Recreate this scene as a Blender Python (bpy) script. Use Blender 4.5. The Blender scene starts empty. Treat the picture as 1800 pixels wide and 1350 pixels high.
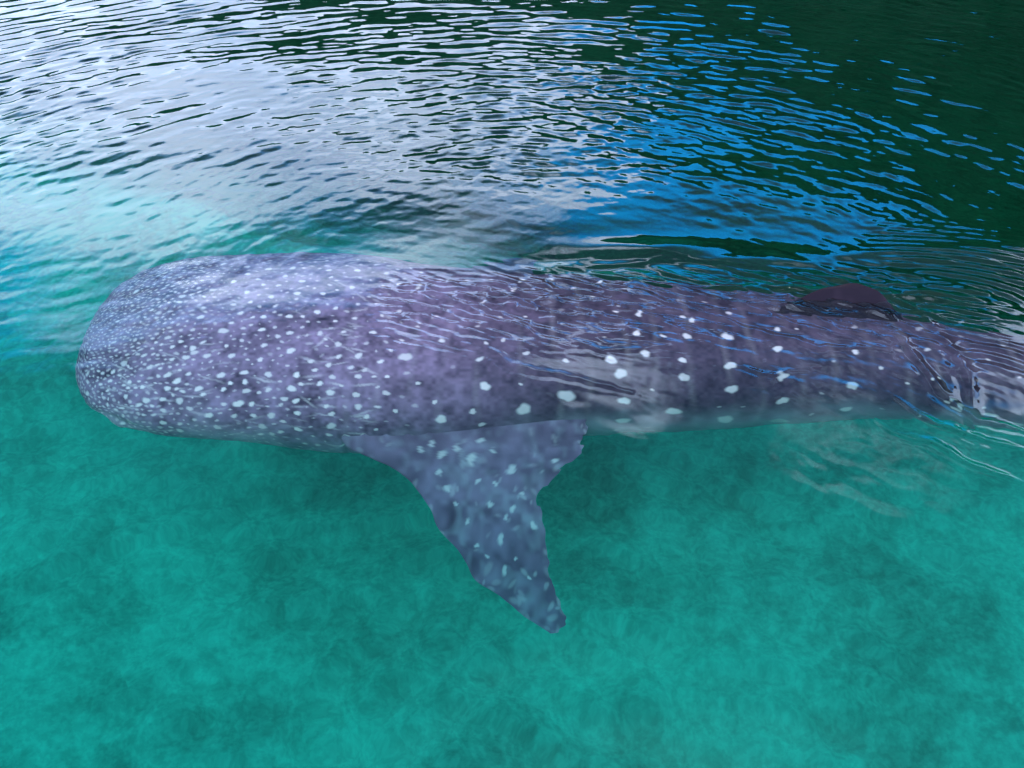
import bpy, math
import numpy as np

# ------------------------------------------------------------------ camera, light, exposure
scene = bpy.context.scene
R = math.radians
cd = bpy.data.cameras.new("camera")
cam = bpy.data.objects.new("camera", cd)
scene.collection.objects.link(cam)
cam.location = (0, 0, 3.0)
cam.rotation_euler = (R(50), 0, 0)
cd.sensor_width = 36
cd.lens = 36 * 1498 / 1800
cd.clip_start = 0.05
cd.clip_end = 2000
scene.camera = cam

SUN_EL, SUN_AZ = R(73), R(40)          # azimuth measured from +Y (view direction) towards +X
world = bpy.data.worlds.new("World")
scene.world = world
world.use_nodes = True
wn, wl = world.node_tree.nodes, world.node_tree.links
wn.clear()
def N(nodes, kind, **kw):
    n = nodes.new(kind)
    for k, v in kw.items():
        if k in n.inputs: n.inputs[k].default_value = v
        else: setattr(n, k, v)
    return n
def math_(nodes, links, op, a, b=None, c=None, clamp=False):
    n = nodes.new('ShaderNodeMath'); n.operation = op; n.use_clamp = clamp
    for i, v in enumerate((a, b, c)):
        if v is None: continue
        if isinstance(v, (int, float)): n.inputs[i].default_value = v
        else: links.new(v, n.inputs[i])
    return n.outputs[0]
def smooth(nodes, links, v, a, b):
    n = nodes.new('ShaderNodeMapRange'); n.interpolation_type = 'SMOOTHSTEP'
    n.inputs['From Min'].default_value = a; n.inputs['From Max'].default_value = b
    links.new(v, n.inputs['Value']); return n.outputs[0]

SKY_STRENGTH = 0.13
CLOUD = (35.0, 43.0, 58.0)              # cloud radiance before SKY_STRENGTH (sunlit cumulus)
BLUE = (0.3, 5.0, 8.2)                # clear tropical air: Nishita tint
tc = wn.new('ShaderNodeTexCoord')
sky = N(wn, 'ShaderNodeTexSky', sky_type='NISHITA')
sky.sun_disc = False
sky.sun_elevation = SUN_EL
sky.sun_rotation = SUN_AZ
sky.air_density = 1.2; sky.dust_density = 0.6; sky.ozone_density = 3.0
sep = wn.new('ShaderNodeSeparateXYZ'); wl.new(tc.outputs['Generated'], sep.inputs[0])
zc = math_(wn, wl, 'ADD', math_(wn, wl, 'MAXIMUM', sep.outputs['Z'], 0.0), 0.22)
cx = math_(wn, wl, 'DIVIDE', sep.outputs['X'], zc); cy = math_(wn, wl, 'DIVIDE', sep.outputs['Y'], zc)
cmb = wn.new('ShaderNodeCombineXYZ'); wl.new(cx, cmb.inputs[0]); wl.new(cy, cmb.inputs[1])
n1 = N(wn, 'ShaderNodeTexNoise', Scale=1.35, Detail=6.0, Roughness=0.62); n1.inputs['Distortion'].default_value = 0.25
wl.new(cmb.outputs[0], n1.inputs['Vector'])
n2 = N(wn, 'ShaderNodeTexNoise', Scale=3.1, Detail=4.0, Roughness=0.5)
wl.new(cmb.outputs[0], n2.inputs['Vector'])
def dirdot(az, el, a, b):
    d = (math.sin(R(az))*math.cos(R(el)), math.cos(R(az))*math.cos(R(el)), math.sin(R(el)))
    v = wn.new('ShaderNodeVectorMath'); v.operation = 'DOT_PRODUCT'
    wl.new(tc.outputs['Generated'], v.inputs[0]); v.inputs[1].default_value = d
    return smooth(wn, wl, v.outputs['Value'], math.cos(R(a)), math.cos(R(b)))
# a gap of blue sky between the banks of cloud
gap = math_(wn, wl, 'MAXIMUM', dirdot(16, 28.5, 11.5, 3), dirdot(28, 26, 12.5, 3))
band = dirdot(8, 38, 9, 3)
low = math_(wn, wl, 'MAXIMUM', dirdot(5, 17, 11, 4), dirdot(37, 27.5, 7.5, 2.5))
left = dirdot(-22, 20, 30, 14)
thin = math_(wn, wl, 'MULTIPLY', smooth(wn, wl, sep.outputs['Z'], .34, .54), math_(wn, wl, 'ADD', dirdot(-34, 38, 48, 28), .25))
high = math_(wn, wl, 'MAXIMUM', dirdot(2, 66, 31, 14), math_(wn, wl, 'MAXIMUM', dirdot(-36, 66, 40, 12), dirdot(42, 66, 36, 14)))
cov = math_(wn, wl, 'ADD', math_(wn, wl, 'MULTIPLY', math_(wn, wl, 'SUBTRACT', n1.outputs['Fac'], 0.5), 1.5), 0.62)
cov = math_(wn, wl, 'SUBTRACT', cov, math_(wn, wl, 'MULTIPLY', gap, 1.0))
cov = math_(wn, wl, 'SUBTRACT', cov, math_(wn, wl, 'MULTIPLY', high, 0.75))
cov = math_(wn, wl, 'ADD', cov, math_(wn, wl, 'MULTIPLY', math_(wn, wl, 'MAXIMUM', math_(wn, wl, 'MULTIPLY', left, 1.1), math_(wn, wl, 'MAXIMUM', math_(wn, wl, 'MULTIPLY', low, 1.9), math_(wn, wl, 'MULTIPLY', band, 1.2))), .42))
cov = math_(wn, wl, 'SUBTRACT', cov, math_(wn, wl, 'MULTIPLY', thin, .62))
cov = math_(wn, wl, 'ADD', cov, math_(wn, wl, 'MULTIPLY', math_(wn, wl, 'SUBTRACT', n2.outputs['Fac'], .5), .9))
n3 = N(wn, 'ShaderNodeTexNoise', Scale=6.5, Detail=3.0, Roughness=.5); wl.new(cmb.outputs[0], n3.inputs['Vector'])
cov = math_(wn, wl, 'ADD', cov, math_(wn, wl, 'MULTIPLY', math_(wn, wl, 'MULTIPLY', math_(wn, wl, 'SUBTRACT', n3.outputs['Fac'], .50), high), 1.8))
cov = smooth(wn, wl, cov, 0.10, 0.70)
shade = wn.new('ShaderNodeMixRGB'); shade.inputs['Color1'].default_value = (CLOUD[0]*.60, CLOUD[1]*.66, CLOUD[2]*.74, 1)
shade.inputs['Color2'].default_value = (*CLOUD, 1)
wl.new(smooth(wn, wl, n2.outputs['Fac'], .3, .65), shade.inputs['Fac'])
tint = wn.new('ShaderNodeMixRGB'); tint.blend_type = 'MULTIPLY'; tint.inputs['Fac'].default_value = 1
wl.new(sky.outputs[0], tint.inputs['Color1'])
tz = wn.new('ShaderNodeMixRGB'); wl.new(smooth(wn, wl, sep.outputs['Z'], .45, .56), tz.inputs['Fac'])
tz.inputs['Color1'].default_value = (*BLUE, 1); tz.inputs['Color2'].default_value = (.75, .95, 1.15, 1); wl.new(tz.outputs[0], tint.inputs['Color2'])
mix = wn.new('ShaderNodeMixRGB'); wl.new(cov, mix.inputs['Fac']); wl.new(tint.outputs[0], mix.inputs['Color1']); wl.new(shade.outputs[0], mix.inputs['Color2'])
bg = wn.new('ShaderNodeBackground'); bg.inputs['Strength'].default_value = SKY_STRENGTH
wl.new(mix.outputs[0], bg.inputs['Color'])
wo = wn.new('ShaderNodeOutputWorld'); wl.new(bg.outputs[0], wo.inputs['Surface'])

sl = bpy.data.lights.new("sun", 'SUN'); sl.energy = 2.5; sl.angle = R(0.53); sl.color = (1, .95, .87)
sun = bpy.data.objects.new("sun", sl); scene.collection.objects.link(sun)
sun.rotation_euler = (R(90)-SUN_EL, 0, -SUN_AZ + math.pi)
sun.rotation_euler = (math.pi/2 - SUN_EL, 0, math.pi - SUN_AZ)

scene.view_settings.view_transform = 'Standard'
scene.view_settings.look = 'None'
scene.view_settings.exposure = 0.0
scene.view_settings.gamma = 1.0
scene.view_settings.use_curve_mapping = False
cy_ = scene.cycles
cy_.use_denoising = True
cy_.max_bounces = 8; cy_.diffuse_bounces = 3; cy_.glossy_bounces = 4; cy_.transmission_bounces = 8
cy_.caustics_reflective = True; cy_.caustics_refractive = True
cy_.sample_clamp_indirect = 6.0
cy_.blur_glossy = 0.0

# ------------------------------------------------------------------ helpers
def grid_mesh(name, V, close_u=False, cols=None, flip=False):
    nu, nv = V.shape[:2]
    idx = np.arange(nu*nv).reshape(nu, nv)
    if close_u: idx = np.concatenate([idx, idx[:1]], 0)
    a, b, c, d = idx[:-1, :-1], idx[1:, :-1], idx[1:, 1:], idx[:-1, 1:]
    f = np.stack([a, b, c, d] if not flip else [a, d, c, b], -1).reshape(-1, 4)
    return V.reshape(-1, 3), f
def to_mesh(name, verts, faces):
    """faces: (n,4) int array; a repeated last index marks a triangle"""
    me = bpy.data.meshes.new(name)
    me.vertices.add(len(verts)); me.vertices.foreach_set('co', np.ascontiguousarray(verts, np.float32).ravel())
    tri = faces[:, 3] == faces[:, 2]
    q, t = faces[~tri], faces[tri][:, :3]
    loops = np.concatenate([q.ravel(), t.ravel()]).astype(np.int32)
    tot = np.concatenate([np.full(len(q), 4), np.full(len(t), 3)]).astype(np.int32)
    start = np.concatenate([[0], np.cumsum(tot)[:-1]]).astype(np.int32)
    me.loops.add(len(loops)); me.loops.foreach_set('vertex_index', loops)
    me.polygons.add(len(tot)); me.polygons.foreach_set('loop_start', start)
    me.update(calc_edges=True)
    me.polygons.foreach_set('use_smooth', np.ones(len(tot), bool))
    me.validate(); me.update()
    return me
def join(parts):
    vs, fs, n = [], [], 0
    for v, f in parts:
        vs.append(v); fs.append(f + n); n += len(v)
    return np.concatenate(vs), np.concatenate(fs)
def add(name, me, mat, **props):
    o = bpy.data.objects.new(name, me); scene.collection.objects.link(o)
    me.materials.append(mat)
    for k, v in props.items(): o[k] = v
    return o
def material(name):
    m = bpy.data.materials.new(name); m.use_nodes = True; m.node_tree.nodes.clear()
    return m, m.node_tree.nodes, m.node_tree.links
def vnoise(x, y, seed):
    """smooth value noise, unit cell, range -1..1"""
    rng = np.random.default_rng(seed); T = rng.uniform(-1, 1, (256, 256)).astype(np.float32)
    xi, yi = np.floor(x).astype(int), np.floor(y).astype(int)
    fx, fy = x - xi, y - yi; fx = fx*fx*(3-2*fx); fy = fy*fy*(3-2*fy)
    a = T[xi & 255, yi & 255]; b = T[(xi+1) & 255, yi & 255]; c = T[xi & 255, (yi+1) & 255]; d = T[(xi+1) & 255, (yi+1) & 255]
    return (a*(1-fx)+b*fx)*(1-fy) + (c*(1-fx)+d*fx)*fy
def sstep(a, b, x):
    t = np.clip((x-a)/(b-a), 0, 1); return t*t*(3-2*t)

# ------------------------------------------------------------------ seabed
def seabed_depth(x, y):
    d = 2.6 + 0.95*np.maximum(y-7.2+.38*(x+2), 0)
    d = 2.2 + np.minimum(d-2.2, 6.5 + 0*d)
    return d
ang = np.linspace(0, 2*np.pi, 361)[:-1]
rr = np.concatenate([[0.02], np.linspace(.15, 14, 160), np.geomspace(14.5, 320, 40)])
A, RR = np.meshgrid(ang, rr, indexing='ij')
sx, sy = RR*np.sin(A), RR*np.cos(A)
dep = seabed_depth(sx, sy)
lump = .10*vnoise(sx*.9, sy*.9, 3) + .06*vnoise(sx*2.1+7, sy*2.1, 4) + .03*vnoise(sx*5, sy*5+3, 5) + .012*vnoise(sx*11, sy*11, 6)
sv, sf = grid_mesh('seabed', np.stack([sx, sy, -dep+lump], -1), close_u=True)
m, n, l = material('sand_and_weed')
tcn = n.new('ShaderNodeTexCoord')
na = N(n, 'ShaderNodeTexNoise', Scale=1.1, Detail=6.0, Roughness=.62); l.new(tcn.outputs['Object'], na.inputs['Vector'])
nb = N(n, 'ShaderNodeTexNoise', Scale=9.0, Detail=3.0, Roughness=.65); l.new(tcn.outputs['Object'], nb.inputs['Vector'])
vor = N(n, 'ShaderNodeTexVoronoi', Scale=2.6); vor.feature = 'SMOOTH_F1'; l.new(tcn.outputs['Object'], vor.inputs['Vector'])
nc = N(n, 'ShaderNodeTexNoise', Scale=24.0, Detail=3.0, Roughness=.6); l.new(tcn.outputs['Object'], nc.inputs['Vector'])
s3 = smooth(n, l, nc.outputs['Fac'], .38, .62)
s1 = smooth(n, l, na.outputs['Fac'], .38, .60)
s2 = smooth(n, l, nb.outputs['Fac'], .28, .74)
fac = math_(n, l, 'ADD', math_(n, l, 'MULTIPLY', s1, .40), math_(n, l, 'ADD', math_(n, l, 'MULTIPLY', s2, .40), math_(n, l, 'MULTIPLY', s3, .20)))
mx = n.new('ShaderNodeMixRGB'); l.new(fac, mx.inputs['Fac'])
mx.inputs['Color1'].default_value = (.04, .32, .24, 1); mx.inputs['Color2'].default_value = (.14, .84, .66, 1)
bs = N(n, 'ShaderNodeBsdfDiffuse'); l.new(mx.outputs[0], bs.inputs['Color'])
out = n.new('ShaderNodeOutputMaterial'); l.new(bs.outputs[0], out.inputs['Surface'])
add('seabed', to_mesh('seabed', sv, sf), m, kind='structure')

# ------------------------------------------------------------------ hillside across the bay (seen mirrored in the water)
AZ = np.radians([-180, -120, -80, -50, -30, -12, -4, 4, 12, 20, 28, 34, 42, 55, 80, 110, 150, 180])
EL = np.radians([2.0, 3, 4, 4, 4, 9.0, 12.5, 14, 15.5, 17.5, 19.5, 20.5, 22.5, 24, 22, 12, 4, 2.0])
ang = np.linspace(-np.pi, np.pi, 721)[:-1]
crest = np.interp(ang, AZ, EL) + np.radians(1.1*vnoise(ang*6, ang*0, 11) + .7*vnoise(ang*19, ang*0+4, 12))
RC = 75.0
prof = np.linspace(0, 1, 40)
vs = np.zeros((720, 40+6, 3))
for j, p in enumerate(prof):
    r = 30 + (RC-30)*p; r = r + 1.5*vnoise(ang*5, ang*0+9, 13)
    h = -1.0 + (RC*np.tan(crest)+4.0)*(p**.85)
    h = h + (p > .02)*(1.2*vnoise(ang*30, ang*0+p*14, 14) + .6*vnoise(ang*70, ang*0+p*30, 15))
    vs[:, j] = np.stack([r*np.sin(ang), r*np.cos(ang), h], -1)
for j in range(6):
    r = RC + 12*(j+1)**1.3; h = RC*np.tan(crest)*(1-(j+1)/6.0) - 3*(j == 5)
    vs[:, 40+j] = np.stack([r*np.sin(ang), r*np.cos(ang), h], -1)
# the rocky toe of the slope goes down to the seabed
toe = vs[:, :1].copy(); toe[..., :2] *= .93; toe[..., 2] = -12
hv, hf = grid_mesh('h', np.concatenate([toe, vs], 1), close_u=True)
m, n, l = material('forested_slope')
tcn = n.new('ShaderNodeTexCoord')
na = N(n, 'ShaderNodeTexNoise', Scale=.35, Detail=8.0, Roughness=.7); l.new(tcn.outputs['Object'], na.inputs['Vector'])
cr = n.new('ShaderNodeValToRGB'); l.new(na.outputs['Fac'], cr.inputs['Fac'])
cr.color_ramp.elements[0].position = .35; cr.color_ramp.elements[0].color = (.004, .014, .010, 1)
cr.color_ramp.elements[1].position = .7; cr.color_ramp.elements[1].color = (.016, .045, .022, 1)
nb = N(n, 'ShaderNodeTexNoise', Scale=.16, Detail=3.0); l.new(tcn.outputs['Object'], nb.inputs['Vector'])
rock = smooth(n, l, nb.outputs['Fac'], .66, .70)
mx = n.new('ShaderNodeMixRGB'); l.new(rock, mx.inputs['Fac']); l.new(cr.outputs[0], mx.inputs['Color1']); mx.inputs['Color2'].default_value = (.30, .25, .17, 1)
bs = N(n, 'ShaderNodeBsdfDiffuse'); l.new(mx.outputs[0], bs.inputs['Color'])
out = n.new('ShaderNodeOutputMaterial'); l.new(bs.outputs[0], out.inputs['Surface'])
add('hillside', to_mesh('hillside', hv, hf), m, kind='structure')

# the forest on it: thousands of crowns in one mass
rng = np.random.default_rng(5)
m, n, l = material('forest_leaves')
tcn = n.new('ShaderNodeTexCoord')
na = N(n, 'ShaderNodeTexNoise', Scale=.8, Detail=6.0, Roughness=.7); l.new(tcn.outputs['Object'], na.inputs['Vector'])
cr = n.new('ShaderNodeValToRGB'); l.new(na.outputs['Fac'], cr.inputs['Fac'])
cr.color_ramp.elements[0].position = .35; cr.color_ramp.elements[0].color = (.005, .018, .012, 1)
cr.color_ramp.elements[1].position = .7; cr.color_ramp.elements[1].color = (.020, .055, .03, 1)
bs = N(n, 'ShaderNodeBsdfDiffuse'); l.new(cr.outputs[0], bs.inputs['Color'])
out = n.new('ShaderNodeOutputMaterial'); l.new(bs.outputs[0], out.inputs['Surface'])
ph, tt = np.meshgrid(np.linspace(0, 2*np.pi, 9)[:-1], np.linspace(-.9, 1.5, 6), indexing='ij')
ball = np.stack([np.cos(ph)*np.cos(tt), np.sin(ph)*np.cos(tt), np.sin(tt)], -1)
bv, bf = grid_mesh('b', ball, close_u=True)
parts = []
for k in range(2000):
    a = rng.uniform(-1.1, 1.6); p = rng.uniform(.03, 1.0)
    i = int((a+np.pi)/(2*np.pi)*720) % 720; c = vs[i, min(39, int(p*39))]
    s = rng.uniform(1.3, 3.0)*(1+.4*p)
    v = bv*rng.uniform(.75, 1.25, (len(bv), 1))*[s, s, s*.9] + c + [0, 0, s*.35]
    parts.append((v, bf))
fv, ff = join(parts)
add('forest', to_mesh('forest', fv, ff), m, kind='stuff', label='dark green forest covering the hillside, mirrored in the water', category='forest')

# ------------------------------------------------------------------ whale shark
ST=[(-2.45,4.464,.802,-.36),(-2.312,4.458,.832,-.305),(-2.175,4.448,.857,-.255),(-2.038,4.445,.87,-.228),(-1.9,4.435,.881,-.2),(-1.763,4.438,.894,-.19),(-1.625,4.441,.905,-.18),(-1.488,4.446,.914,-.171),(-1.35,4.442,.914,-.161),(-1.213,4.429,.912,-.151),(-1.075,4.412,.908,-.134),(-.938,4.387,.894,-.117),(-.8,4.354,.868,-.1),(-.663,4.328,.838,-.095),(-.525,4.309,.807,-.09),(-.388,4.307,.788,-.085),(-.25,4.305,.768,-.079),(.025,4.314,.735,-.07),(.3,4.32,.693,-.067),(.575,4.3,.652,-.064),(.85,4.276,.621,-.062),(1.125,4.253,.588,-.061),(1.4,4.234,.559,-.064),(1.675,4.213,.522,-.067),(1.95,4.182,.484,-.07),(2.225,4.129,.444,-.081),(2.5,4.03,.389,-.095),(2.775,3.94,.362,-.109),(3.05,3.897,.352,-.123),(3.325,3.872,.345,-.142),(3.6,3.853,.325,-.16),(4.2,3.86,.27,-.2),(4.8,3.93,.2,-.24),(5.4,4.03,.13,-.28),(5.9,4.12,.09,-.3)]
def sm(a,k=5):
    p=np.pad(a,k,mode='edge'); return np.convolve(p,np.ones(2*k+1)/(2*k+1),'valid')
def params(x):
    S=np.array(ST); X=np.linspace(-2.9,5.95,400)
    y,w,t=[sm(np.interp(X,S[:,0],S[:,i]),7) for i in (1,2,3)]
    y,w,t=[np.interp(x,X,a) for a in (y,w,t)]
    asp=np.interp(x,[-2.45,-2.1,-1.5,-.8,0,1,2.2,3,3.6],[.30,.42,.5,.6,.72,.85,.95,1.0,1.0])
    return y,w,t,asp
X0=-2.74
def body_grid(nu,nt,th=None,x=None):
    u=np.linspace(0,1,nu)
    L=.09
    x=X0+(5.9-X0)*(u**1.0)
    if x is None: x=X0+(5.9-X0)*np.where(u<L,(u/L)**2*L*.5+(u/L)*L*.5*1.0,u)
    if th is None: th=np.linspace(-np.pi,np.pi,nt)
    y,w,t,asp=params(x)
    q=np.clip((x-X0)/.62,0,1); f=(1-(1-q)**2.6)**(1/2.6); fz=(1-(1-q)**2.0)**(1/2.2)
    # tail end closes
    e=np.clip((5.9-x)/.05,0,1)**.5
    w2=w*f*e; h=w*asp*fz*e*1.0
    ztop=t-(w*asp)*(1-1)  # top line
    zc=t-w*asp
    c,s=np.cos(th)[None,:],np.sin(th)[None,:]
    ex=.85
    Y=y[:,None]+w2[:,None]*np.sign(c)*abs(c)**ex
    Z=zc[:,None]+h[:,None]*np.sign(s)*abs(s)**ex
    Xg=np.broadcast_to(x[:,None],Y.shape).copy()
    k=np.clip((-1.6-x)/1.1,0,1)[:,None]
    Xg-=0.07*k*(Y-y[:,None]+.2)/.8*1.6*.6
    # three low ridges along the back
    rd=np.clip((x+1.6)/1.,0,1)*np.clip((4.8-x)/2,0,1)
    for a0,am in ((np.pi/2,.018),(np.radians(52),.014),(np.radians(128),.014)):
        g=np.exp(-((th-a0)/.09)**2)[None,:]*rd[:,None]*am
        Y+=g*c; Z+=g*s*.6
    return np.stack([Xg,Y,Z],-1),x,th

SPOTS = "-1.043,1.379,0.019;-0.8357,1.326,0.0151;-0.974,1.553,0.0147;-0.974,1.658,0.0162;-1.216,1.623,0.0221;-1.39,1.466,0.023;-1.216,1.466,0.0171;-1.545,1.501,0.0192;-1.043,1.92,0.021;-0.9049,2.025,0.0223;-1.32,1.99,0.0247;-1.355,1.815,0.0181;-1.164,1.815,0.0196;-1.424,1.85,0.0181;-1.528,1.78,0.0183;-1.771,1.78,0.026;-1.701,1.623,0.0189;-1.545,1.658,0.0186;-1.736,1.71,0.015;-1.631,1.885,0.0146;-1.493,1.937,0.018;-1.719,1.937,0.0146;-1.667,2.042,0.0198;-1.493,2.077,0.0177;-1.181,2.094,0.0173;-0.7658,2.077,0.0186;-0.853,1.78,0.014;-0.8012,1.623,0.0125;-0.853,1.536,0.0109;-1.112,1.588,0.0147;-1.095,1.693,0.0126;-1.303,1.658,0.0129;-1.13,1.414,0.0114;-1.043,1.1,0.0197;-1.234,1.117,0.0179;-1.493,1.082,0.0223;-1.649,1.082,0.0204;-1.805,0.995,0.0187;-1.771,1.152,0.0203;-1.511,1.222,0.0199;-1.39,1.309,0.0196;-1.684,1.257,0.016;-1.631,1.344,0.0158;-1.528,1.361,0.0157;-1.719,1.431,0.0215;-1.84,1.274,0.0201;-1.199,1.239,0.0156;-1.026,1.798,0.0142;-1.286,1.763,0.0127;-1.026,2.042,0.0172;-1.649,1.763,0.0148;-1.459,1.763,0.0128;-1.39,1.658,0.0185;-1.614,1.658,0.0131;-1.771,1.553,0.0173;-1.667,1.536,0.0154;-1.597,1.571,0.0152;-1.078,2.129,0.0172;-1.147,2.182,0.0155;-0.9394,2.147,0.0153;-1.043,2.251,0.0187;-0.8876,2.234,0.0185;-1.251,2.234,0.0207;-1.112,2.321,0.017;-1.216,2.339,0.0137;-1.269,2.391,0.024;-1.043,2.426,0.0219;-0.8876,2.443,0.02;-1.528,2.426,0.0209;-1.407,2.409,0.0173;-1.701,2.251,0.0213;-1.562,2.217,0.0194;-1.424,2.234,0.0209;-1.667,2.409,0.0158;-1.303,2.513,0.0171;-1.234,2.531,0.0204;-1.562,2.583,0.0243;-1.649,2.601,0.0157;-1.493,2.583,0.0173;-1.32,2.583,0.0137;-1.06,2.583,0.0168;-0.8703,2.583,0.02;-1.372,2.74,0.0223;-1.216,2.688,0.017;-1.476,2.758,0.0156;-1.58,2.775,0.0174;-1.026,2.688,0.0202;-0.8185,2.723,0.0166;-1.303,2.827,0.0154;-1.424,2.932,0.0242;-1.684,2.985,0.0194;-1.026,2.862,0.0253;-1.216,2.95,0.0206;-1.32,3.019,0.0173;-1.372,3.072,0.0174;-1.441,3.107,0.0175;-1.043,3.019,0.0153;-0.9394,3.037,0.022;-0.8357,3.019,0.0185;-0.8012,-3.107,0.0205;-0.974,-3.107,0.0138;-0.853,2.164,0.0169;-0.7658,2.915,0.015;-0.7658,2.356,0.0116;-1.631,2.339,0.0141;-1.459,2.443,0.0121;-1.545,2.321,0.0175;-0.6102,1.274,0.0206;-0.7312,1.274,0.0151;-0.6966,1.571,0.0215;-0.4202,1.85,0.0205;-0.6275,2.025,0.0304;-0.8357,1.78,0.0175;-0.2983,1.1,0.0208;-0.1428,1.082,0.0208;0.06454,1.082,0.0226;0.0127,1.274,0.0166;-0.472,1.606,0.0176;0.08269,2.059,0.0201;-0.1601,1.902,0.0169;-0.05642,1.885,0.0153;-0.0737,1.623,0.014;0.08269,1.623,0.014;-0.7658,0.977,0.0157;-0.8357,1.1,0.0194;-0.6102,0.977,0.0155;-0.472,1.1,0.0171;-0.1601,2.426,0.028;0.06454,2.793,0.0364;0.3073,2.67,0.0399;-0.4374,2.566,0.0181;-0.4029,2.81,0.0263;-0.2292,2.74,0.0214;-0.1774,2.95,0.0233;0.6365,2.793,0.0336;0.6365,-3.142,0.0378;0.3073,3.124,0.0409;0.9303,3.019,0.0378;0.3073,2.182,0.0217;0.5674,2.182,0.0302;0.6192,2.374,0.0318;0.7748,2.094,0.0254;0.7402,1.815,0.0242;0.8957,1.85,0.0225;0.983,2.182,0.0238;0.983,2.443,0.027;0.3937,1.222,0.0204;0.7229,1.152,0.0186;0.5674,0.995,0.0208;0.2555,1.012,0.0171;0.6365,1.553,0.0196;0.7748,1.571,0.0213;1.035,1.588,0.0213;-0.7139,2.234,0.0166;-0.7139,2.426,0.0199;-0.5411,2.321,0.0149;-0.6621,2.653,0.0165;-0.8185,2.705,0.0133;1.087,1.623,0.0213;1.035,1.833,0.0243;1.329,1.518,0.0217;1.277,1.833,0.0281;1.589,1.693,0.0216;1.554,2.007,0.0246;1.259,2.269,0.0274;1.259,2.653,0.0343;1.554,2.461,0.0296;1.554,2.897,0.0263;2.004,2.007,0.0235;1.952,2.653,0.025;1.935,-3.124,0.0329;1.242,-3.072,0.046;1.571,-2.88,0.0438;2.177,1.344,0.0152;2.489,2.88,0.0222;2.541,3.054,0.0262;2.714,-3.124,0.0342;2.87,-2.932,0.0349;2.663,2.985,0.0188;2.42,2.391,0.0147;-1.943,1.641,0.023;-1.961,1.763,0.0151;-2.132,1.431,0.0222;-1.943,1.379,0.02;-2.245,1.571,0.02;-2.49,1.187,0.0213;-2.109,1.833,0.019;-2.347,2.129,0.0248;-2.156,2.164,0.0186;-2.223,2.025,0.017;-2.036,2.251,0.0219;-2.266,2.566,0.0148;-1.909,2.234,0.0162;-2.552,2.793,0.0193;-2.403,2.374,0.0133;-2.266,2.356,0.0149;-2.403,2.251,0.0134;-2.011,2.426,0.018;-2.179,2.426,0.0165;-2.132,2.583,0.02;-2.036,2.566,0.0162;-1.822,2.409,0.0195;-1.926,2.583,0.0232;-2.011,2.74,0.0162;-1.857,2.688,0.0159;-1.736,2.775,0.0228;-2.011,2.967,0.0198;-1.926,3.124,0.0216;-1.909,2.007,0.022;-1.943,2.059,0.0202;-2.327,1.833,0.0156;-2.179,1.885,0.0133;-2.061,1.937,0.015;-2.011,1.885,0.0169;-1.926,1.955,0.0222;-1.822,2.042,0.02;-1.701,2.251,0.0177;-1.961,2.321,0.0253;-1.788,2.478,0.0141;-2.036,2.077,0.0148"

NU, NTT, NTB = 1020, 540, 50
tht = np.linspace(.12, np.pi+.62, NTT); thb = np.linspace(np.pi+.62, 2*np.pi+.12, NTB)[1:]
bx = np.concatenate([X0+.66*np.linspace(0, 1, 200)**1.25, np.linspace(X0+.66, -.6, 361)[1:], np.linspace(-.6, 3.15, 421)[1:], np.linspace(3.15, 5.9, 41)[1:]])
NU = len(bx)
V, bx, th = body_grid(NU, 0, np.concatenate([tht, thb]), bx)
# small relief: eye bump and nostril folds, mouth corner, gill slits
Y0 = V[..., 1].copy()
def dent(i_x, t0, sx_, st_, amp):
    global V
    g = amp*np.exp(-((V[..., 0]-i_x)/sx_)**2 - ((th-t0)/st_)[None, :]**2)
    cen = V.mean(1, keepdims=True); d = V-cen; d[..., 0] = 0; d /= np.maximum(np.linalg.norm(d, axis=-1, keepdims=True), 1e-6)
    V = V + d*g[..., None]
dent(-2.30, np.pi+.16, .06, .10, .015); dent(-2.30, np.pi-.02, .11, .06, -.028); dent(-2.62, np.pi-1.1, .05, .12, .03)
for k in range(5): dent(-.95+.12*k, np.pi+.12, .016, .30, -.014)
bvv, bff = grid_mesh('b', V, close_u=False)
NT = V.shape[1]
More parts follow.
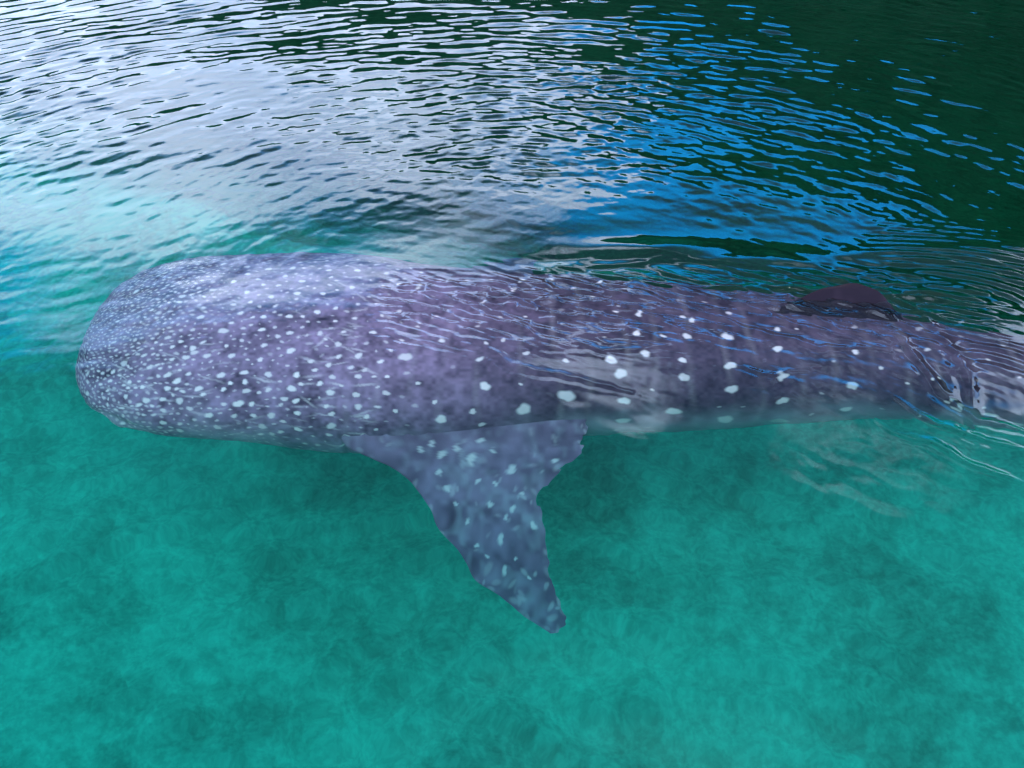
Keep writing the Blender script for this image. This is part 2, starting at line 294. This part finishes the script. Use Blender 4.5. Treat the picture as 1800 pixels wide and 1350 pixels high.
# pigment, with some veil and scattered light painted in: base darkness, spots
rng = np.random.default_rng(21)
arc = np.zeros_like(V[..., 0]); arc[:, 1:] = np.cumsum(np.linalg.norm(np.diff(V, axis=1), axis=-1), 1)
mid = int(np.argmin(abs(th-np.pi/2))); arc -= arc[:, mid:mid+1]
lon = np.zeros(NU); lon[1:] = np.cumsum(np.linalg.norm(np.diff(V[:, mid], axis=0), axis=-1))
lonG = V[..., 0]
spot = np.zeros((NU, NT), np.float32)
thc = th
def splat(x, t, r, amp=1.0, ex=1.0, rot=0.0, soft=.35):
    i0 = int(np.searchsorted(bx, x)); i0 = min(max(i0, 1), NU-2); j0 = int(np.argmin(abs(thc-t)))
    da = abs(arc[i0, min(j0+1, NT-1)]-arc[i0, max(j0-1, 0)])/2+1e-5; dl = np.linalg.norm(V[i0+1, j0]-V[i0-1, j0])/2+1e-5
    wi, wj = min(int(2.2*r*ex/dl)+2, 60), min(int(2.2*r*ex/da)+2, 60)
    a, b, c, d = max(i0-wi, 0), min(i0+wi+1, NU), max(j0-wj, 0), min(j0+wj+1, NT)
    P = V[a:b, c:d]-V[i0, j0]
    eu = V[i0+1, j0]-V[i0-1, j0]; eu /= np.linalg.norm(eu)
    ev = V[i0, min(j0+1, NT-1)]-V[i0, max(j0-1, 0)]; ev = ev-eu*ev.dot(eu); ev /= np.linalg.norm(ev)+1e-9
    p, q = P@eu, P@ev
    cr_, sr_ = math.cos(rot), math.sin(rot)
    p, q = p*cr_+q*sr_, -p*sr_+q*cr_
    w = 1+.13*np.sin(2*np.arctan2(q, p)+x*940)+.07*np.sin(3*np.arctan2(q, p)+t*731)+.05*np.sin(5*np.arctan2(q, p)+t*431)
    d_ = np.sqrt((p/ex)**2+q**2)/(r*w); dz = np.linalg.norm(P, axis=-1)
    g = amp*np.clip((1+soft-d_)/(2*soft), 0, 1); g[dz > 3*r*ex+.01] = 0
    spot[a:b, c:d] = np.maximum(spot[a:b, c:d], g)
SP = [tuple(map(float, s.split(','))) for s in SPOTS.split(';')]
pts = []
for (u, t, r) in SP:
    if t < .12: t += 2*np.pi
    x = u
    splat(x, t, r*(.92 if x < -.8 else (.98 if r > .024 else .78)), rng.uniform(.7, 1.0), rng.uniform(1.0, 1.3), rng.uniform(-.3, .3), soft=.22)
    i0 = int(np.searchsorted(bx, x)); j0 = int(np.argmin(abs(th-t)))
    pts.append((*V[min(i0, NU-1), j0], r))
# smaller pale flecks fill the gaps; dense and tiny on the snout
GAP = lambda s: np.interp(s, [0, .15, .4, .8, 1.3, 2.0, 2.6, 6.5], [.020, .022, .028, .037, .048, .085, .15, .20])
hashed = {}
def put(P, r):
    hashed.setdefault((int(P[0]//.1), int(P[1]//.1), int(P[2]//.1)), []).append((P[0], P[1], P[2], r))
def free(P, rad):
    a, b, c = int(P[0]//.1), int(P[1]//.1), int(P[2]//.1)
    for i in (a-1, a, a+1):
        for j in (b-1, b, b+1):
            for k in (c-1, c, c+1):
                for q in hashed.get((i, j, k), ()):
                    if (q[0]-P[0])**2+(q[1]-P[1])**2+(q[2]-P[2])**2 < (rad+.9*q[3])**2: return False
    return True
for p in pts: put(p[:3], p[3])
n_fleck = 0
for k in range(60000):
    z = rng.random()
    x = X0+.002+(2.2*z**1.5 if k % 5 else 6.5*z)
    t = rng.uniform(.12, np.pi+.6)
    i0 = int(np.searchsorted(bx, x)); j0 = int(np.argmin(abs(th-t)))
    if i0 >= NU-1 or j0 >= NT-1: continue
    P = V[i0, j0]; s = P[0]+2.62+.05*(P[1]-4.3)
    gapd = float(GAP(s))*rng.uniform(.8, 1.25)
    if s > 2.0 and rng.random() < .9: continue
    if not free(P, gapd): continue
    r = gapd*rng.uniform(.26, .42) if s < .7 else gapd*rng.uniform(.10, .26)
    r = min(r, rng.uniform(.006, .014))
    put(P, r); n_fleck += 1
    am = rng.uniform(.45, 1.0) if s < .7 else rng.uniform(.25, .9)
    splat(x, t, max(r, .005), am, rng.uniform(1.0, 1.9), rng.normal(0, .5), soft=.35)
print('flecks', n_fleck)
# pale curved worm lines on the head and vertical faint bars behind
for k in range(260):
    x = X0+.25+1.7*rng.random(); t = rng.uniform(.3, np.pi+.5); a = rng.normal(0, .35); Lw = rng.uniform(.05, .18); rw = rng.uniform(.005, .008)
    am = rng.uniform(.2, .5)
    for q in np.linspace(0, 1, int(Lw/.008)):
        xx = x+math.cos(a)*Lw*q; tt_ = t+math.sin(a)*Lw*q/.75
        if xx > -.75: break
        splat(xx, tt_, rw, am*math.sin(math.pi*min(max(q, .05), .95)), 1.3, a, .6); a += rng.normal(0, .02)
for k in range(26):
    x = -1.0+.205*k+rng.normal(0, .02); am = rng.uniform(.05, .13)
    for q in np.linspace(-.7, np.pi+.7, 110):
        splat(x+.02*math.sin(q*3+k), q, .016, am*(.6+.4*math.sin(q*5+k*2)), 1.0, 0, .9)
X_, T_ = V[..., 0], np.broadcast_to(th, (NU, NT))
mott_veil = 1.0*(1-.70*sstep(-1.0, .5, X_))*(.55+.62*(.25*vnoise(X_*6+20, arc*6+20, 31)+.35*vnoise(X_*17+20, arc*15+20, 32)+.3*vnoise(X_*45+20, arc*45+20, 34)))  # mottling; head paler than back, a reflected cloud veil put into the skin tone
mott_veil = mott_veil*(1-.9*np.exp(-((X_+2.30)/.10)**2-((T_-np.pi+.01)/.07)**2))
sinth = np.sin(T_)
belly_scatter = 1-sstep(-.75, .42, sinth+.22*vnoise(X_*5+9, arc*3+9, 33)+.12*vnoise(X_*14+9, arc*12+9, 35))  # pale belly, carried up the flank to paint in light scattered by water
belly_scatter = np.clip(belly_scatter, 0, 1)
c_body = np.stack([spot, mott_veil.astype(np.float32), belly_scatter], -1).reshape(-1, 3)

# fins: closed blades with an aerofoil section, lofted along a span
def blade(stations, nspan, nch, thick, camber=0):
    """stations: (lead xyz, trail xyz); returns grid verts (span, around)"""
    S = np.array(stations, float); k = np.linspace(0, len(S)-1, nspan)
    Le = np.stack([np.interp(k, range(len(S)), S[:, 0, i]) for i in range(3)], -1)
    Tr = np.stack([np.interp(k, range(len(S)), S[:, 1, i]) for i in range(3)], -1)
    for arr in (Le, Tr):
        for i in range(3):
            p = np.pad(arr[:, i], 6, mode='reflect', reflect_type='odd'); arr[:, i] = np.convolve(p, np.ones(13)/13, 'valid')
    ch = Tr-Le; cl = np.linalg.norm(ch, axis=1)
    span = np.gradient((Le+Tr)/2, axis=0); nrm = np.cross(ch, span); nrm /= np.linalg.norm(nrm, axis=1, keepdims=True)+1e-9
    u = (1-np.cos(np.linspace(0, np.pi, nch)))/2
    prof = 2.6*(.2969*np.sqrt(u)-.126*u-.3516*u**2+.2843*u**3-.1036*u**4)
    up_ = np.concatenate([u, u[::-1][1:]]); sg = np.concatenate([prof, -prof[::-1][1:]])
    tk = np.interp(np.linspace(0, 1, nspan), np.linspace(0, 1, len(thick)), thick)
    G = Le[:, None]+ch[:, None]*up_[None, :, None]+nrm[:, None]*(sg[None, :, None]*tk[:, None, None])
    return G, Le, Tr
def fin_colours(G, kind):
    n0 = G.shape[0]*G.shape[1]; P = G.reshape(-1, 3); sp = np.zeros(n0)
    return P, sp
# near pectoral fin, sweeping down and back towards the camera
PECT = [((-1.1, 4.05, -0.24), (0.55, 4.1, -0.22)), ((-1.02, 3.6, -0.5), (0.46, 3.74, -0.47)), ((-0.951, 3.463, -0.625), (0.43, 3.6, -0.56)), ((-0.803, 3.401, -0.667), (0.41, 3.53, -0.6)), ((-0.671, 3.364, -0.692), (0.406, 3.476, -0.639)), ((-0.565, 3.279, -0.758), (0.311, 3.374, -0.682)), ((-0.504, 3.222, -0.788), (0.202, 3.286, -0.742)), ((-0.421, 3.083, -0.894), (0.15, 3.199, -0.806)), ((-0.339, 2.98, -0.983), (0.161, 3.105, -0.888)), ((-0.258, 2.888, -1.059), (0.187, 2.958, -1.005)), ((-0.176, 2.811, -1.13), (0.197, 2.855, -1.095)), ((-0.063, 2.752, -1.194), (0.213, 2.796, -1.157)), ((0.031, 2.687, -1.257), (0.267, 2.699, -1.239)), ((0.116, 2.631, -1.313), (0.286, 2.641, -1.313)), ((0.201, 2.591, -1.35), (0.248, 2.597, -1.35))]
G1, Le, Tr = blade(PECT, 230, 85, [.40, .24, .14, .09, .06, .045, .035, .025, .012])
# ragged trailing edge
k = np.arange(230)/229.
nt = G1.shape[1]; uu = np.concatenate([(1-np.cos(np.linspace(0, np.pi, 85)))/2]*1); uu = np.concatenate([uu, uu[::-1][1:]])
rag = .010*vnoise(k*45, k*0, 41)+.012*np.sign(vnoise(k*28, k*0+5, 42))*sstep(.1, .25, k)*(1-sstep(.5, .6, k))
G1 += (uu[None, :]**6)[..., None]*(rag[:, None]*1.0)[..., None]*((Tr-Le)/np.linalg.norm(Tr-Le, axis=1)[:, None])[:, None]
# far pectoral, mirrored; mostly hidden
FP = [((-.95, 4.75, -.60), (.35, 4.70, -.58)), ((-.62, 5.00, -.56), (.28, 4.98, -.56)), ((-.42, 5.22, -.66), (.18, 5.18, -.66)), ((-.15, 5.5, -.85), (.16, 5.45, -.86)), ((.1, 5.75, -1.05), (.2, 5.75, -1.05))]
G2, _, _ = blade(FP, 70, 30, [.15, .10, .07, .05, .02])
# first dorsal fin: its rounded tip stands clear of the water
DF = [((1.420, 4.265, -0.160), (2.430, 4.190, -0.180)), ((1.580, 4.310, -0.080), (2.390, 4.250, -0.090)), ((1.720, 4.355, -0.010), (2.340, 4.310, -0.010)), ((1.820, 4.385, 0.040), (2.295, 4.350, 0.040)),
      ((1.910, 4.405, 0.075), (2.255, 4.380, 0.070)), ((2.000, 4.415, 0.086), (2.200, 4.400, 0.086)), ((2.080, 4.423, 0.101), (2.130, 4.420, 0.101))]
G3, _, _ = blade(DF, 120, 60, [.10, .075, .06, .05, .04, .03, .008])
# second dorsal, tail fin lobes (beyond the frame)
G4, _, _ = blade([((3.9, 3.86, -.18), (4.35, 3.88, -.2)), ((4.12, 3.9, -.04), (4.38, 3.9, -.06)), ((4.28, 3.92, .02), (4.38, 3.92, .02))], 30, 20, [.06, .04, .008])
G5, _, _ = blade([((5.5, 4.05, -.28), (6.0, 4.12, -.30)), ((6.0, 4.15, .1), (6.35, 4.2, .05)), ((6.5, 4.3, .62), (6.65, 4.32, .6))], 40, 20, [.08, .05, .01])
G6, _, _ = blade([((5.5, 4.05, -.3), (6.0, 4.12, -.32)), ((5.85, 4.13, -.62), (6.15, 4.16, -.6)), ((6.1, 4.2, -.95), (6.2, 4.2, -.95))], 40, 20, [.08, .05, .01])
PSPW = [(-0.32, 3.559, 0.0133), (-0.227, 3.39, 0.026), (-0.003, 3.341, 0.0258), (-0.193, 3.272, 0.016), (-0.36, 3.242, 0.0159), (-0.395, 3.415, 0.0229), (-0.309, 3.448, 0.0197), (-0.172, 3.491, 0.0165), (0.057, 3.22, 0.0127), (-0.122, 3.161, 0.0157), (-0.062, 2.99, 0.0184), (-0.052, 2.853, 0.0181), (-0.313, 3.158, 0.0126), (0.247, 3.4, 0.0163), (0.006, 3.136, 0.0141), (0.118, 3.061, 0.0186), (-0.404, 3.313, 0.0145), (0.086, 2.817, 0.0105), (-0.106, 3.442, 0.0131), (-0.188, 2.962, 0.0138), (-0.095, 3.266, 0.0112), (-0.249, 3.071, 0.0109), (-0.138, 2.904, 0.0106), (0.015, 2.917, 0.0091), (-0.031, 3.098, 0.0109), (-0.452, 3.467, 0.0164), (-0.515, 3.434, 0.0164)]
parts, cols = [(bvv, bff)], [c_body]
nrmlens = []
for gi, G in enumerate((G1, G2, G3, G4, G5, G6)):
    v, f = grid_mesh('f', G)
    col = np.zeros((len(v), 3)); col[:, 1] = .44+.30*(.6*vnoise(v[:, 0]*9+20, v[:, 1]*9+20, 51)+.4*vnoise(v[:, 0]*24+20, v[:, 1]*24+20, 52))
    if gi == 0:
        for (x, y, r) in PSPW:
            a = np.arctan2(v[:, 1]-y, v[:, 0]-x); d = np.hypot(v[:, 0]-x, (v[:, 1]-y)*.9)/(r*(1+.25*np.sin(2*a+x*30)+.15*np.sin(3*a+y*50)))
            col[:, 0] = np.maximum(col[:, 0], np.clip((1.15-d)/.5, 0, 1)*.6)
        rs = np.random.default_rng(8)
        for q in range(80):
            i = rs.integers(len(v)); x, y = v[i, :2]; r = rs.uniform(.006, .014); am = rs.uniform(.08, .3); a0 = rs.uniform(0, 3.14)
            dx_, dy_ = v[:, 0]-x, v[:, 1]-y; p = dx_*math.cos(a0)+dy_*math.sin(a0); q2 = -dx_*math.sin(a0)+dy_*math.cos(a0)
            col[:, 0] = np.maximum(col[:, 0], am*np.clip((1.4-np.hypot(p/2.0, q2)/r)/.8, 0, 1))
        col[:, 2] = np.clip(.04+.18*vnoise(v[:, 0]*11+20, v[:, 1]*11+20, 61)+.2*vnoise(v[:, 0]*30+20, v[:, 1]*30+20, 62), 0, 1)
    if gi == 2: col[:, 1] = .06*np.clip(col[:, 1]-.4, 0, 1); col[:, 2] = 0
    parts.append((v, f)); cols.append(col)
av, af = join(parts); col = np.concatenate(cols).astype(np.float32)
me = to_mesh('whale_shark', av, af)
ca = me.attributes.new('pigment', 'FLOAT_VECTOR', 'POINT'); ca.data.foreach_set('vector', col.ravel())
m, n, l = material('shark_skin')
at = N(n, 'ShaderNodeAttribute', attribute_name='pigment')
sp = n.new('ShaderNodeSeparateXYZ'); l.new(at.outputs['Vector'], sp.inputs[0])
mA = n.new('ShaderNodeMixRGB'); l.new(sp.outputs['Y'], mA.inputs['Fac'])
mA.inputs['Color1'].default_value = (.007, .003, .008, 1); mA.inputs['Color2'].default_value = (.470, .280, .400, 1)
mB = n.new('ShaderNodeMixRGB'); l.new(sp.outputs['Z'], mB.inputs['Fac']); l.new(mA.outputs[0], mB.inputs['Color1']); mB.inputs['Color2'].default_value = (.56, .48, .52, 1)
mC = n.new('ShaderNodeMixRGB'); l.new(sp.outputs['X'], mC.inputs['Fac']); l.new(mB.outputs[0], mC.inputs['Color1']); mC.inputs['Color2'].default_value = (.97, .77, .72, 1)
pb = N(n, 'ShaderNodeBsdfPrincipled', Roughness=.5); pb.inputs['Specular IOR Level'].default_value = .08; l.new(mC.outputs[0], pb.inputs['Base Color'])
tcn = n.new('ShaderNodeTexCoord'); nz = N(n, 'ShaderNodeTexNoise', Scale=60.0, Detail=4.0); l.new(tcn.outputs['Object'], nz.inputs['Vector'])
bp = N(n, 'ShaderNodeBump', Strength=.25, Distance=.004); l.new(nz.outputs['Fac'], bp.inputs['Height']); l.new(bp.outputs[0], pb.inputs['Normal'])
out = n.new('ShaderNodeOutputMaterial'); l.new(pb.outputs[0], out.inputs['Surface'])
add('whale_shark', me, m, label='spotted whale shark swimming just under the surface with its dorsal fin tip out', category='whale shark')

CRESTS = [([(-0.779, 3.962), (-0.59, 3.897), (-0.454, 3.828), (-0.161, 3.791)], 0.006, 0.017), ([(-0.337, 4.073), (-0.198, 3.935), (0.0, 3.75), (0.317, 3.674), (0.647, 3.503)], 0.009, 0.022), ([(-0.134, 4.028), (0.099, 3.951), (0.361, 3.907), (0.584, 3.828)], 0.008, 0.02), ([(-0.838, 4.308), (-0.741, 4.382), (-0.489, 4.308), (-0.142, 4.401), (0.106, 4.37)], 0.006, 0.018), ([(0.105, 4.308), (0.372, 4.102), (0.6, 4.006)], 0.007, 0.02), ([(1.25, 4.464), (1.528, 4.432), (1.753, 4.339), (1.958, 4.085), (2.235, 4.006)], 0.01, 0.026), ([(1.637, 4.017), (1.774, 3.907), (2.059, 3.875)], 0.007, 0.02), ([(2.335, 4.401), (2.469, 4.189), (2.53, 3.907), (2.523, 3.649), (2.452, 3.387), (2.352, 3.232)], 0.01, 0.028), ([(2.16, 4.189), (2.272, 4.017), (2.275, 3.75), (2.309, 3.503), (2.448, 3.32), (2.636, 3.211)], 0.009, 0.024), ([(1.889, 3.254), (2.136, 3.126), (2.299, 2.965), (2.461, 2.831)], 0.006, 0.022), ([(2.016, 3.456), (2.192, 3.276), (2.433, 3.147), (2.569, 3.065)], 0.006, 0.02), ([(1.029, 4.189), (1.203, 4.017), (1.458, 3.962)], 0.006, 0.018), ([(1.25, 3.75), (1.425, 3.674), (1.646, 3.674)], 0.006, 0.018), ([(0.185, 4.728), (0.568, 4.889), (0.958, 4.976), (1.496, 4.797), (1.785, 4.464)], 0.008, 0.035)]
def WAVES(x, y, r):
    x = x.astype(np.float32); y = y.astype(np.float32); rng = np.random.default_rng(77)
    h = np.zeros_like(x)
    # rings spreading from around the boat: short-crested because every source is elsewhere
    calm = .34+.70*sstep(4.9, 6.6, y)
    calm *= 1-.32*(1-sstep(-1.5, .5, x))
    calm *= 1-.48*sstep(-.2, .6, x)*(1-sstep(6.6, 8.2, y))
    calm *= 1-.30*sstep(1.0, 3.0, x)*sstep(6, 8, y)
    calm = np.maximum(calm, .62*(1-sstep(2.6, 3.6, y)))
    near_f = 1-sstep(3.0, 4.2, y)
    for k in range(14):
        lam = rng.uniform(.16, .5); a = rng.normal(1.2, .9); kk = 2*np.pi/lam; g_ = .3+vnoise(x/(lam*2)+rng.uniform(0, 99), y/(lam*2)+50, 700+k)
        h += (.0095/kk)*np.sin(kk*(x*math.cos(a)+y*math.sin(a))+2*vnoise(x*3+20, y*3+20, 730+k)+k)*g_*near_f
    calm = np.maximum(calm, .75*sstep(.4, 1.6, x)*np.exp(-((y-3.75)/.45)**2))
    calm *= .62+.55*np.clip(.5+vnoise(x*.45+50, y*.45+50, 600)+.5*vnoise(x*1.1+50, y*1.1+50, 601), 0, 1.4)
    dc = np.hypot(x-.2, y-4.0); outer = sstep(1.0, 2.2, dc)*sstep(4.3, 5.3, y)
    for k in range(140):
        lam = .05*(0.30/.05)**rng.random(); kk = 2*np.pi/lam
        A_set = k % 5 != 0
        if A_set: c1, c2 = rng.normal(.2, 1.4), rng.normal(3.5, 1.1)
        else: c1, c2 = rng.normal(-.6, 2.6), rng.normal(-.5, 2.6)
        d = np.hypot(x-c1, y-c2)
        sl = .0150*(.6+.8*rng.random())          # slope amplitude of this train
        grp = .30+1.0*vnoise(x/(lam*1.8)+rng.uniform(0, 99), y/(lam*1.8)+rng.uniform(0, 99), 100+k)
        res = sstep(1.2, 3.0, lam/(r*r/3.0*.0012+1e-4)) # trains too short for far distances fade
        damp = 1-.76*(1-sstep(2.6, 3.5, y))*(1-float(sstep(.10, .24, lam)))
        h += (sl/kk)*np.sin(kk*d+rng.uniform(0, 6.28))*grp*res*1.5*damp*(outer*calm if A_set else calm)
    # long gentle swell
    for k in range(6):
        lam = rng.uniform(.8, 2.2); a = rng.uniform(-.7, .7)+math.pi/2; kk = 2*np.pi/lam
        h += (.010/kk)*np.sin(kk*(x*math.cos(a)+y*math.sin(a))+rng.uniform(0, 6.28))
    # disturbed sheet of water over the shark's back
    back = np.exp(-((y-4.33-.02*x)/.30)**2)*sstep(-.95, -.55, x)*(1-sstep(2.5, 3.3, x))
    rr_ = np.zeros_like(x)
    for k in range(34):
        lam = .06*(.24/.06)**rng.random(); a = math.radians(rng.normal(74, 12)); kk = 2*np.pi/lam
        u0, u1 = rng.uniform(0, 99), rng.uniform(0, 99)
        ph = kk*(x*math.cos(a)+y*math.sin(a))+1.3*vnoise(x*2.5+u0, y*2.5+u1, 340+k)+.5*vnoise(x*9+u1, y*9+u0, 440+k)+u0
        cyc = (ph/(2*np.pi)) % 1.0 - .5
        grp = np.maximum(0, vnoise(x/(lam*3.4)+u0, y/(lam*1.8)+u1, 300+k)-.12)
        rr_ += (.75*lam*.13)*np.exp(-(cyc/.13)**2)*grp
    h = h*(1-.35*back)+rr_*back*1.0
    # wake of the dorsal fin: two arms and the trailing rings
    nz_ = .05*vnoise(x*2.2+50, y*2.2+50, 500)+.025*vnoise(x*7+50, y*7+50, 501); br_ = .35+.65*np.clip(.5+1.2*vnoise(x*5+50, y*5+50, 502), 0, 1)
    def arm(x0, y0, ang, lam, A, w, L0=.1, L1=4):
        ca_, sa_ = math.cos(ang), math.sin(ang)
        s = (x-x0)*ca_+(y-y0)*sa_; q = -(x-x0)*sa_+(y-y0)*ca_
        q = q+.06*s*s*np.sign(ang)+nz_
        e = sstep(0, L0, s)*(1-sstep(L1*.6, L1, s))*np.exp(-(q/(w*(1+.5*np.maximum(s, 0))))**2)
        return A*lam/(2*np.pi)*np.sin(2*np.pi*q/lam)*e*br_
    h += arm(1.70, 4.42, math.radians(-33), .10, .16, .12, .1, 1.9)
    h += arm(1.60, 4.60, math.radians(14), .15, .10, .16, .2, 2.8)
    h += arm(-.10, 4.62, math.radians(14), .18, .10, .14, .2, 1.6)
    h += arm(-.75, 4.35, math.radians(-14), .13, .12, .09, .2, 2.2)
    # bow-wave hollow on the far side of the back
    for (bx_, by_, L, w, A) in ((.95, 5.00, .55, .12, .022), (1.6, 4.85, .35, .10, .016), (2.9, 4.95, .8, .12, .016)):
        h += A*np.exp(-((x-bx_)/L)**2-((y-by_)/w)**2)
    for pl, A, w in CRESTS:
        dm = np.full(x.shape, 9.0, np.float32); tm = np.zeros_like(dm); n_ = len(pl)-1
        xx_, yy_ = x+.5*nz_, y+.9*nz_+.012*vnoise(x*22+50, y*22+50, 510)
        near_ = (x > min(p[0] for p in pl)-.3) & (x < max(p[0] for p in pl)+.3) & (y > min(p[1] for p in pl)-.3) & (y < max(p[1] for p in pl)+.3)
        X1, Y1 = xx_[near_], yy_[near_]; d1 = np.full(X1.shape, 9.0); t1 = np.zeros(X1.shape)
        for q in range(n_):
            (x0, y0), (x1, y1) = pl[q], pl[q+1]; ex_, ey_ = x1-x0, y1-y0; L2_ = ex_*ex_+ey_*ey_
            t = np.clip(((X1-x0)*ex_+(Y1-y0)*ey_)/L2_, 0, 1); sg_ = np.sign((Y1-y0)*ex_-(X1-x0)*ey_)
            dd = np.hypot(X1-x0-t*ex_, Y1-y0-t*ey_); m_ = dd < np.abs(d1); d1 = np.where(m_, dd*sg_, d1); t1 = np.where(m_, (q+t)/n_, t1)
        wv_ = w*(.7+.6*np.sin(np.pi*t1))
        prof_ = np.exp(-(d1/wv_)**2)+.3*np.exp(-((d1+2.9*wv_)/(.9*wv_))**2)
        A = A*(.5 if pl[0][0] < 1.2 else .85)
        h[near_] += A*prof_*(.25+.75*np.sin(np.pi*np.clip(t1, .03, .97)))*(.5+.5*br_[near_])
    # rings behind the fin
    d = np.hypot((x-2.35)*.8, (y-4.25)*1.6)
    h += .0016*np.sin(2*np.pi*d/.11)*np.exp(-((d-.9)/.7)**2)*sstep(2.3, 2.7, x)*sstep(4.1, 4.5, y)*(1.6)
    # meniscus against the fin
    h += .007*np.exp(-((y-(4.31+.04*(x-1.7)))/.018)**2)*sstep(1.62, 1.8, x)*(1-sstep(2.3, 2.4, x))
    return h

# ------------------------------------------------------------------ the water: one closed body with a rippled surface
azf = np.linspace(R(-40), R(40), 860)
azc = np.linspace(R(40), R(320), 80)[1:-1]
az = np.concatenate([azf, azc])
rf = 1.25*np.exp(np.linspace(0, math.log(13.2/1.25), 820))
r_ = np.concatenate([np.linspace(.05, 1.24, 40), rf, np.geomspace(13.5, 300, 60)])
A, RR = np.meshgrid(az, r_, indexing='ij')
wx, wy = RR*np.sin(A), RR*np.cos(A)
h = WAVES(wx, wy, RR)
fade = 1-sstep(16, 40, RR); h = h*fade + .0*(1-fade)
fine = (np.abs((A+np.pi) % (2*np.pi)-np.pi) < R(40.5))
Vw = np.stack([wx, wy, h], -1)
Vw[~fine, 2] = 0
wv, wf = grid_mesh('w', Vw, close_u=True)
nA, nR = Vw.shape[:2]
# centre, outer wall and bottom close the volume
i0 = np.arange(nA)*nR; i1 = np.roll(i0, -1)
cidx = len(wv); b0 = cidx+1
ring = wv[i0+nR-1].copy(); ring[:, 2] = -14
extra = np.concatenate([[[0, 0, 0]], ring, [[0, 0, -14]]])
ca = np.stack([np.full(nA, cidx), i1, i0, i0], -1)
o0, o1 = i0+nR-1, i1+nR-1; q0 = b0+np.arange(nA); q1 = b0+np.roll(np.arange(nA), -1)
wall = np.stack([o0, o1, q1, q0], -1); bot = np.stack([np.full(nA, b0+nA), q0, q1, q1], -1)
wv = np.concatenate([wv, extra]); wf = np.concatenate([wf, ca, wall, bot])
me = to_mesh('water', wv, wf)
m, n, l = material('sea_water')
gl = N(n, 'ShaderNodeBsdfGlass', Roughness=0.0, IOR=1.36)
va = N(n, 'ShaderNodeVolumeAbsorption', Density=1.25); va.inputs['Color'].default_value = (.55, .894, .864, 1)
out = n.new('ShaderNodeOutputMaterial'); l.new(gl.outputs[0], out.inputs['Surface']); l.new(va.outputs[0], out.inputs['Volume'])
add('water', me, m, kind='structure')
